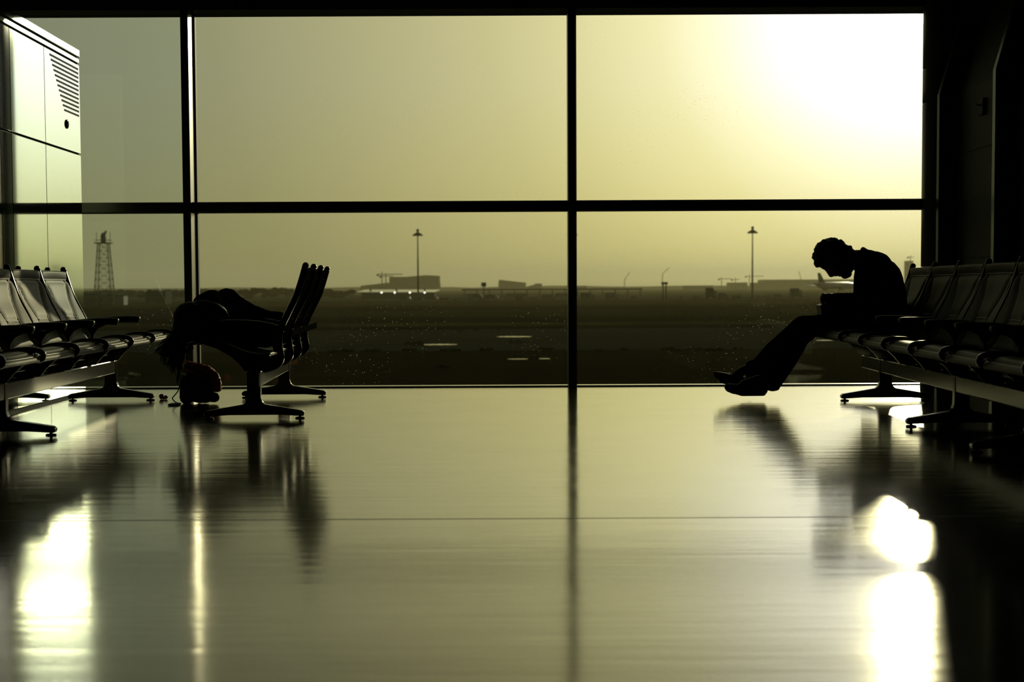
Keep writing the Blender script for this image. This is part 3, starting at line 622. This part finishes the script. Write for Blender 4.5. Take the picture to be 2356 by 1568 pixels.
def mast(px, Y, ytop, label, nlamp=10):
    x = X(px, Y); zt = Zp(px, ytop, Y); h = zt - GZ
    r = empty('light_mast', (x, Y, GZ), 0, label, 'light mast', 'apron light masts')
    MB().tube([(0, 0, 0), (0, 0, h * .5), (0, 0, h)], [.42, .34, .22], 10).build('pole', STEEL, r)
    MB().lathe([(.5, h - 2.2), (2.1, h - 1.9), (2.1, h - 1.6), (.5, h - .6), (.3, h)], n=18).build('lamp_ring', DARKB, r)
    MB().lathe([(.6, h - .2), (.62, h + .4), (.3, h + .9)], n=12).build('winch_cap', DARKB, r)
    for k in range(nlamp):
        q = 2 * PI * k / nlamp; MB().box((2.0 * math.cos(q), 2.0 * math.sin(q), h - 2.0), (.5, .5, .35)).build('lamp_head', DARKB, r)
mast(962, 700, 531, 'tall light mast standing in front of the large terminal block'); mast(1731, 690, 525, 'tall light mast left of the seated person, before the low hangars'); mast(1317, 705, 530, 'tall light mast mostly hidden behind the middle window post')
mast(2262, 700, 527, 'tall light mast seen only as a reflection in the glossy cabin')

# radio tower
tY = 480; r = empty('lattice_tower', (X(240, tY), tY, GZ), 0, 'lattice radio tower with a railed platform beyond the left window', 'tower')
hT = Zp(240, 560, tY) - GZ; wb, wt = 2.7, 1.45
m = MB(); cor = lambda k, t: Vector(((wb + (wt - wb) * t) * (1 if k in (0, 3) else -1), (wb + (wt - wb) * t) * (1 if k < 2 else -1), hT * t))
for k in range(4): m.tube([cor(k, 0), cor(k, 1)], .13, 6)
m.build('tower_leg', STEEL, r); m = MB(); n = 9
for k in range(4):
    for i in range(n):
        a, b = i / n, (i + 1) / n; j = (k + 1) % 4
        m.tube([cor(k, a), cor(j, b)], .07, 5); m.tube([cor(j, a), cor(k, b)], .07, 5); m.tube([cor(k, b), cor(j, b)], .06, 5)
m.build('bracing', STEEL, r)
m = MB(); m.bb((-2.3, -2.3, hT), (2.3, 2.3, hT + .3)); m.build('platform', DARKB, r)
m = MB()
for sx in (-2.2, 2.2): m.tube([(sx, -2.2, hT + 1), (sx, 2.2, hT + 1)], .06, 5); m.tube([(-2.2, sx, hT + 1), (2.2, sx, hT + 1)], .06, 5)
m.build('railing', STEEL, r)
m = MB(); m.box((0, 0, hT + 1.2), (1.3, 1.2, 2.0)); m.box((-.3, 0, hT + 2.4), (.7, .8, 1.2), Euler((0, .3, 0)).to_matrix()); m.build('radar_head', DARKB, r)
for x_, h_ in ((-2.0, 3.4), (2.0, 3.4), (.35, 3.8), (-.2, 3.3)): MB().tube([(x_, 0, hT), (x_, 0, hT + h_)], .08, 6).build('antenna', STEEL, r)
m = MB(); m.tube([(.35, 0, hT + 2.2), (.1, 0, hT + 3.2)], .28, 6); m.tube([(.9, 0, hT + 3.8), (.45, 0, hT + 2.6)], .25, 6); m.build('horn_antenna', DARKB, r)

def block(name, label, cat, px0, px1, pytop, Y, depth, m, group=None, parts=()):
    x0, x1 = X(px0, Y), X(px1, Y); zt = Zp((px0 + px1) / 2, pytop, Y)
    r = empty(name, ((x0 + x1) / 2, Y, GZ), 0, label, cat, group); h = zt - GZ; w_ = (x1 - x0)
    MB().bb((-w_ / 2, 0, 0), (w_ / 2, depth, h)).build('walls', m, r)
    MB().bb((-w_ / 2 - .05, -.05, h), (w_ / 2 + .05, depth + .05, h + .4)).build('roof', DARKB, r)
    return r, w_, h
# large terminal
Y = 2100; r, w_, h = block('terminal_building', 'large boxy terminal block under construction left of centre on the horizon', 'building', 896, 1000, 637, Y, 60, CONC)
px = lambda p: X(p, Y) - r.location.x; pz = lambda p, q: Zp(p, q, Y) - GZ
MB().prism([(px(827), 0), (px(830), pz(830, 657)), (px(893), pz(893, 650)), (px(896), 0)], lambda a, b, h_: (a, h_, b), 0, 50).build('podium', CONC, r)
MB().prism([(px(940), pz(940, 636)), (px(980), pz(980, 632.6)), (px(1008), pz(1008, 634)), (px(1009), pz(1009, 638)), (px(940), pz(940, 640))], lambda a, b, h_: (a, h_, b), 0, 60).build('roof_edge', CONC, r)
for a, b in ((1000, 998), (1004, 1008)): MB().prism([(px(a), pz(a, 638)), (px(a + 4), pz(a, 638)), (px(b + 3), 0), (px(b), 0)], lambda a_, b_, h_: (a_, h_, b_), 0, 50).build('slanted_leg', CONC, r)
for k in range(4): MB().bb((px(897 + k * 4), -.5, h * .72), (px(898.5 + k * 4), .5, h * .96)).build('pillar', DARKB, r)
# low white-roofed hall with lamps
Y = 780; r = empty('apron_hall', (X(914, Y), Y, GZ), 0, 'long low hall with a white roof and a row of lit lamps', 'building'); px = lambda p: X(p, Y) - r.location.x; pz = lambda p, q: Zp(p, q, Y) - GZ
MB().bb((px(830), 1, 0), (px(1000), 20, pz(914, 673))).build('walls', DARKB, r)
MB().add([(px(818), 0, pz(820, 671.5)), (px(1000), 0, pz(1004, 671.5)), (px(1009), 24, pz(1008, 666)), (px(830), 24, pz(822, 666)), (px(818), 0, pz(820, 673)), (px(1000), 0, pz(1004, 673)), (px(1009), 24, pz(1008, 667.5)), (px(830), 24, pz(822, 667.5))],
         [(0, 1, 2, 3), (7, 6, 5, 4), (0, 4, 5, 1), (1, 5, 6, 2), (2, 6, 7, 3), (3, 7, 4, 0)]).build('roof', ROOFW, r)
for p in (847, 908, 974): MB().bb((px(p - 1.5), 12, pz(p, 668)), (px(p + 1.5), 15, pz(p, 664))).build('roof_vent', DARKB, r)
for p in (878, 908, 943, 977): MB().sphere((px(p), -.6, pz(p, 672.6)), .42, 10, 7).build('lamp', LAMP, r)
MB().bb((px(804), -2, pz(804, 679)), (px(837), 6, pz(804, 677))).build('porch_roof', ROOFW, r)
# long dark canopy
Y = 900; r = empty('apron_canopy', (X(1270, Y), Y, GZ), 0, 'long flat dark canopy on posts running behind the middle window post', 'canopy'); px = lambda p: X(p, Y) - r.location.x; pz = lambda p, q: Zp(p, q, Y) - GZ
MB().bb((px(1063), 0, pz(1270, 667)), (px(1478), 22, pz(1270, 663.6))).build('roof', DARKB, r)
for k in range(15): q = px(1068 + k * 29); MB().bb((q - .3, 2, 0), (q + .3, 2.6, pz(1270, 667))).build('post', DARKB, r)
for p in (1190, 1305): MB().bb((px(p - 26), 8, 0), (px(p + 22), 14, pz(1270, 674))).build('stall', DARKB, r)
# slanted-roof halls
Y = 2300; r = empty('slanted_hall', (X(1178, Y), Y, GZ), 0, 'pair of pale halls with sloping roofs right of the light mast', 'building'); px = lambda p: X(p, Y) - r.location.x; pz = lambda p, q: Zp(p, q, Y) - GZ
MB().prism([(px(1147), 0), (px(1147), pz(1147, 647)), (px(1149), pz(1147, 643)), (px(1210), pz(1200, 650.5)), (px(1210), 0)], lambda a, b, h_: (a, h_, b), 0, 40).build('hall', CONC, r)
MB().prism([(px(1166), pz(1170, 648)), (px(1167), pz(1170, 645.5)), (px(1211), pz(1200, 650)), (px(1211), pz(1200, 652))], lambda a, b, h_: (a, h_, b), -2, 44).build('roof_slab', DARKB, r)
MB().prism([(px(1212), 0), (px(1214), pz(1214, 659)), (px(1226), pz(1226, 655)), (px(1240), pz(1240, 653.5)), (px(1247), pz(1247, 656)), (px(1249), 0)], lambda a, b, h_: (a, h_, b), 0, 40).build('vaulted_hall', CONC, r)
MB().bb((px(1230), -2, pz(1240, 655.5)), (px(1247), 3, pz(1240, 652))).build('roof_unit', DARKB, r)
for a in (('hangar', 'wide pale hangar low on the horizon behind the person\'s face', 'hangar', 1760, 1975, 643, 2700, 80, CONC), ('shed', 'small pale shed left of the right-hand light mast', 'building', 1681, 1720, 650, 2600, 50, CONC),
          ('shed', 'pale shed just right of the right-hand light mast', 'building', 1736, 1758, 650.5, 2600, 50, CONC), ('shed', 'low flat shed at the end of the dark canopy', 'building', 1580, 1640, 657, 2300, 50, CONC), ('shed', 'low mound-like shed right of the middle window post', 'building', 1328, 1350, 657.5, 2300, 30, CONC)):
    block(a[0], a[1], a[2], *a[3:])
r, w_, h = block('tower_block', 'far tower block beside the bench back, with a crane', 'building', 2085, 2101, 600, 2800, 16, CONC)
# tower cranes
def crane(px, Y, ytop, j0, j1, label, boom=None):
    x = X(px, Y); h = Zp(px, ytop, Y) - GZ; a, b = X(j0, Y) - x, X(j1, Y) - x
    r = empty('tower_crane', (x, Y, GZ), 0, label, 'crane')
    MB().bb((-.6, -.6, 0), (.6, .6, h)).build('crane_mast', STEEL, r)
    if boom: MB().tube([(0, 0, h), (X(boom[0], Y) - x, 0, Zp(boom[0], boom[1], Y) - GZ)], .5, 6).build('boom', STEEL, r)
    else: MB().bb((a, -.5, h - 1.4), (b, .5, h - .4)).build('jib', STEEL, r); MB().bb((a, -.9, h - 3.2), (a + 3, .9, h - .4)).build('counterweight', DARKB, r); MB().tube([(0, 0, h - 1), (0, 0, h + 2.6)], .5, 5).build('apex', STEEL, r)
crane(879, 2050, 629, 867, 926, 'tower crane left of the large terminal block, longer jib'); crane(888, 2075, 633, 873, 905, 'second tower crane close beside the terminal block, shorter jib')
crane(1660, 2800, 640, 1652, 1684, 'leftmost small tower crane near the right-hand light mast'); crane(1692, 2870, 641.5, 1682, 1702, 'small tower crane above the pale shed'); crane(1724, 2940, 634, 1714, 1757, 'tower crane just behind the right-hand light mast')
crane(1437, 2800, 643, 0, 0, 'mobile crane with a raised boom right of the middle post', (1449, 626)); crane(1524, 2800, 630, 0, 0, 'mobile crane with a long raised boom above the twin-post sign', (1540, 615)); crane(1842, 2800, 640, 0, 0, 'thin raised boom above the wide hangar', (1838, 624)); crane(2094, 2830, 590, 2086, 2102, 'tower crane on top of the far tower block')
# signs
Y = 620; r = empty('apron_sign', (X(1113, Y), Y, GZ), 0, 'dark square board on a single post near the slanted halls', 'sign'); q = lambda v: Zp(1113, v, Y) - GZ
MB().bb((-.95, -.3, q(659)), (.95, .3, q(649.5))).build('board', DARKB, r); MB().bb((-.2, -.2, 0), (.2, .2, q(657))).build('post', DARKB, r)
Y = 600; r = empty('apron_sign', (X(1529, Y), Y, GZ), 0, 'dark board on two posts between the canopy and the right light mast', 'sign'); q = lambda v: Zp(1529, v, Y) - GZ
MB().bb((-1.2, -.3, q(654)), (1.2, .3, q(648.5))).build('board', DARKB, r)
for s in (-.55, .55): MB().bb((s - .22, -.2, 0), (s + .22, .2, q(653))).build('post', DARKB, r)
# airliner
Y = 880; r = empty('airliner', (X(1888, Y), Y, GZ), math.radians(42), 'white airliner parked tail towards us left of the person\'s chest', 'aircraft')
zc = Zp(1890, 657, Y) - GZ
m = MB(); m.tube([(-6, 0, zc + 1.2), (-3, 0, zc + .7), (0, 0, zc + .3), (6, 0, zc), (24, 0, zc), (29, 0, zc - .1), (32, 0, zc - .5)], [.3, .95, 1.5, 1.95, 1.95, 1.6, .4], 16); m.build('fuselage', PAINTW, r)
MB().prism([(-1.5, zc + .9), (-2.6, zc + 7.0), (-.6, zc + 7.0), (4.0, zc + 1.6)], lambda a, b, h: (a, h, b), -.18, .18).build('tail_fin', VEHB, r)
for s in (-1, 1):
    MB().prism([(-3, 0), (0, 0), (-3.2, s * 6), (-4.6, s * 6)], lambda a, b, h: (a, b, h), zc + 1.0, zc + 1.25).build('stabiliser', PAINTW, r)
    w2 = MB().prism([(9, 0), (16, 0), (8.5, s * 15), (6.5, s * 15)], lambda a, b, h: (a, b, h + abs(b) * .06), zc - .9, zc - .45).build('wing', PAINTW, r)
    MB().tube([(9, s * 5.5, zc - 1.6), (10.5, s * 5.5, zc - 1.7), (13.5, s * 5.5, zc - 1.7)], [.6, .95, .85], 12).build('engine', VEHW, r)
    MB().tube([(13, s * 2.2, .5), (13, s * 2.2, zc - 1)], .18, 6).build('landing_gear', STEEL, r)
MB().tube([(27, 0, .5), (27, 0, zc - 1)], .16, 6).build('nose_gear', STEEL, r)
# ground vehicles along the apron edge
def vehicle(px, py, w_, h_, kind, label, m):
    Y = gy(py); k = Y / F; L_, H_ = w_ * k, h_ * k
    r = empty(kind, (X(px, Y), Y, GZ), 0, label, {'van': 'van', 'truck': 'truck', 'baggage_cart': 'cart', 'service_steps': 'steps'}[kind])
    wr_ = H_ * .16
    if kind == 'van':
        MB().prism([(-L_ / 2, wr_), (L_ / 2, wr_), (L_ / 2, H_ * .55), (L_ * .34, H_), (-L_ * .48, H_), (-L_ / 2, H_ * .9)], lambda a, b, h: (a, h, b), -1, 1).build('body', m, r, .05)
        MB().bb((-L_ * .1, -1.03, H_ * .58), (L_ * .3, -.99, H_ * .88)).build('side_window', GLASSV, r)
    elif kind == 'truck':
        MB().bb((-L_ / 2, -1.1, wr_ * 1.6), (L_ * .22, 1.1, H_)).build('box', m, r); MB().prism([(L_ * .25, wr_), (L_ / 2, wr_), (L_ / 2, H_ * .5), (L_ * .42, H_ * .78), (L_ * .25, H_ * .78)], lambda a, b, h: (a, h, b), -1, 1).build('cab', VEHW, r)
        MB().bb((-L_ / 2, -.8, wr_), (L_ / 2, .8, wr_ * 1.7)).build('chassis', DARKB, r)
    elif kind == 'baggage_cart':
        MB().bb((-L_ / 2, -.8, wr_ * 1.5), (L_ / 2, .8, wr_ * 2.2)).build('deck', DARKB, r); MB().bb((-L_ / 2, -.8, H_ * .93), (L_ / 2, .8, H_)).build('canopy', m, r)
        MB().bb((-L_ * .46, -.7, wr_ * 2), (L_ * .46, .7, H_ * .75)).build('load', DARKB, r)
        for s in (-1, 1): MB().bb((s * L_ * .48 - .06, -.8, wr_), (s * L_ * .48 + .06, .8, H_)).build('end_frame', DARKB, r)
    else:
        MB().prism([(-L_ / 2, wr_), (L_ / 2, wr_), (L_ / 2, H_), (L_ * .2, H_)], lambda a, b, h: (a, h, b), -.9, .9).build('stair', m, r); MB().bb((L_ * .2, -1, H_), (L_ / 2, 1, H_ * 1.25)).build('canopy', VEHW, r)
    for x_ in (-L_ * .32, L_ * .32):
        for s in (-1, 1):
            o = MB().lathe([(wr_, -.12), (wr_ * 1.05, 0), (wr_, .12)], n=12).build('wheel', TYRE, r); o.rotation_euler = (PI / 2, 0, 0); o.location = (x_, s * .95, wr_ * 1.05)
vs_ = [(1022, 691, 22, 9, 'baggage_cart', 'low baggage cart leftmost of the parked apron vehicles', DARKB), (1048, 692, 12, 7, 'baggage_cart', 'short baggage cart left of the pale van', DARKB), (1092, 690, 38, 15, 'van', 'pale van parked under the dark canopy', VEHW),
       (1132, 689, 30, 12, 'truck', 'dark box truck just right of the pale van', DARKB), (932, 691, 26, 13, 'truck', 'dark truck at the foot of the left light mast', DARKB), (962, 692, 20, 9, 'baggage_cart', 'baggage cart right against the left light mast base', DARKB), (995, 690, 26, 10, 'truck', 'low dark truck under the end of the white roof', DARKB),
       (1198, 691, 24, 10, 'truck', 'small dark truck halfway along the canopy', DARKB), (1228, 691, 14, 8, 'baggage_cart', 'baggage cart between two trucks under the canopy', DARKB), (1262, 690, 30, 13, 'truck', 'blue-grey truck left of the middle window post', VEHB), (1352, 690, 32, 16, 'truck', 'dark truck just right of the middle window post', DARKB),
       (1408, 689, 34, 15, 'truck', 'blue-grey truck under the right end of the canopy', VEHB), (1458, 690, 10, 8, 'baggage_cart', 'single small cart left of the twin-post sign', DARKB), (1564, 691, 16, 8, 'van', 'small pale van right of the twin-post sign', VEHW), (1602, 691, 12, 9, 'baggage_cart', 'dark cart left of the tall high-loader', DARKB),
       (1636, 690, 24, 26, 'truck', 'tall dark high-loader truck standing on the apron', DARKB), (1664, 690, 26, 14, 'truck', 'blue-grey truck right of the tall high-loader', VEHB), (1694, 690, 18, 10, 'baggage_cart', 'dark cart left of the right light mast foot', DARKB), (1752, 690, 26, 8, 'baggage_cart', 'long dark cart right of the right light mast', DARKB),
       (1790, 689, 24, 10, 'truck', 'blue tug truck between mast and aircraft', VEHB), (1832, 688, 28, 22, 'truck', 'tall dark catering truck left of the white airliner', DARKB)]
for v in vs_: vehicle(*v)
# sheds and hedges beyond the left bay
Y = 560
for i, (a, b, t, m_, lb) in enumerate(((188, 232, 678, VEHB, 'blue-grey container below the lattice tower'), (234, 262, 680, VEHW, 'pale ribbed container right of the blue-grey one'), (264, 284, 681, VEHW, 'short pale container at the right end of the row'))):
    block('freight_container', lb, 'container', a, b, t, Y, 6, m_)
block('depot_shed', 'dark shed with a small sign behind the left mullion gap', 'building', 335, 380, 672, 620, 12, DARKB)
def tree(px, py, Y, wpx, label):
    x = X(px, Y); h = Zp(px, py, Y) - GZ; w_ = wpx * Y / F; r = empty('bushy_tree', (x, Y, GZ), 0, label, 'tree', 'dark trees on the left horizon')
    m = MB(); q = random.Random(int(px))
    for k in range(16): m.sphere((q.uniform(-.5, .5) * w_, q.uniform(-.3, .3) * w_, h * q.uniform(.30, .82)), (w_ * q.uniform(.14, .26), w_ * .16, h * q.uniform(.14, .22)), 9, 6)
    for i, v in enumerate(m.v): vv = Vector(v); e = noise.noise(vv * .8) * .7; m.v[i] = (v[0] + e, v[1], min(h, v[2] + e))
    m.build('crown', LEAF, r); MB().tube([(0, 0, 0), (0, 0, h * .6)], [.4, .2], 7).build('trunk', DARKB, r)
for k_, (p, t, w_) in enumerate(((196, 667, 50), (238, 666, 52), (284, 665, 56), (318, 667, 46), (352, 665, 52), (394, 665, 54), (430, 664, 46), (486, 664, 62), (545, 664, 62), (606, 661, 52), (642, 660, 46), (690, 663, 60), (738, 664, 52), (782, 665, 56))):
    tree(p, t, 800 + (k_ % 4) * 42, w_, 'dark bushy tree in the hedge line beyond the left and middle panes')

# distant land rising slightly to the horizon
m = MB(); n = 120; vs = []
for i in range(n + 1):
    x = -2400 + 4800 * i / n; z = EYE + 1.0 + 2.6 * noise.noise(Vector((x * .006, 0, 0))) + 1.2 * noise.noise(Vector((x * .03, 3, 0)))
    vs += [(x, 3250, GZ - 1), (x, 3300, z), (x, 3600, GZ - 1)]
fs = []
for i in range(n): a = i * 3; fs += [(a, a + 3, a + 4, a + 1), (a + 1, a + 4, a + 5, a + 2)]
S(m.add(vs, fs, True).build('hills', LEAF))

# ---------------------------------------------------------------- dusty haze over the airfield
hz = bpy.data.materials.new('haze'); hz.use_nodes = True; t = hz.node_tree; t.nodes.clear()
o_ = N('ShaderNodeOutputMaterial', t); v_ = N('ShaderNodeVolumeScatter', t); v_.inputs['Color'].default_value = (.95, .88, .52, 1); v_.inputs['Density'].default_value = .00017; v_.inputs['Anisotropy'].default_value = .4
t.links.new(v_.outputs[0], o_.inputs['Volume'])
hb_ = MB().bb((-3500, 40, GZ - .5), (3500, 6000, 60)).build('haze', hz); tag(hb_, 'dusty haze hanging over the airfield', 'haze', kind='stuff')
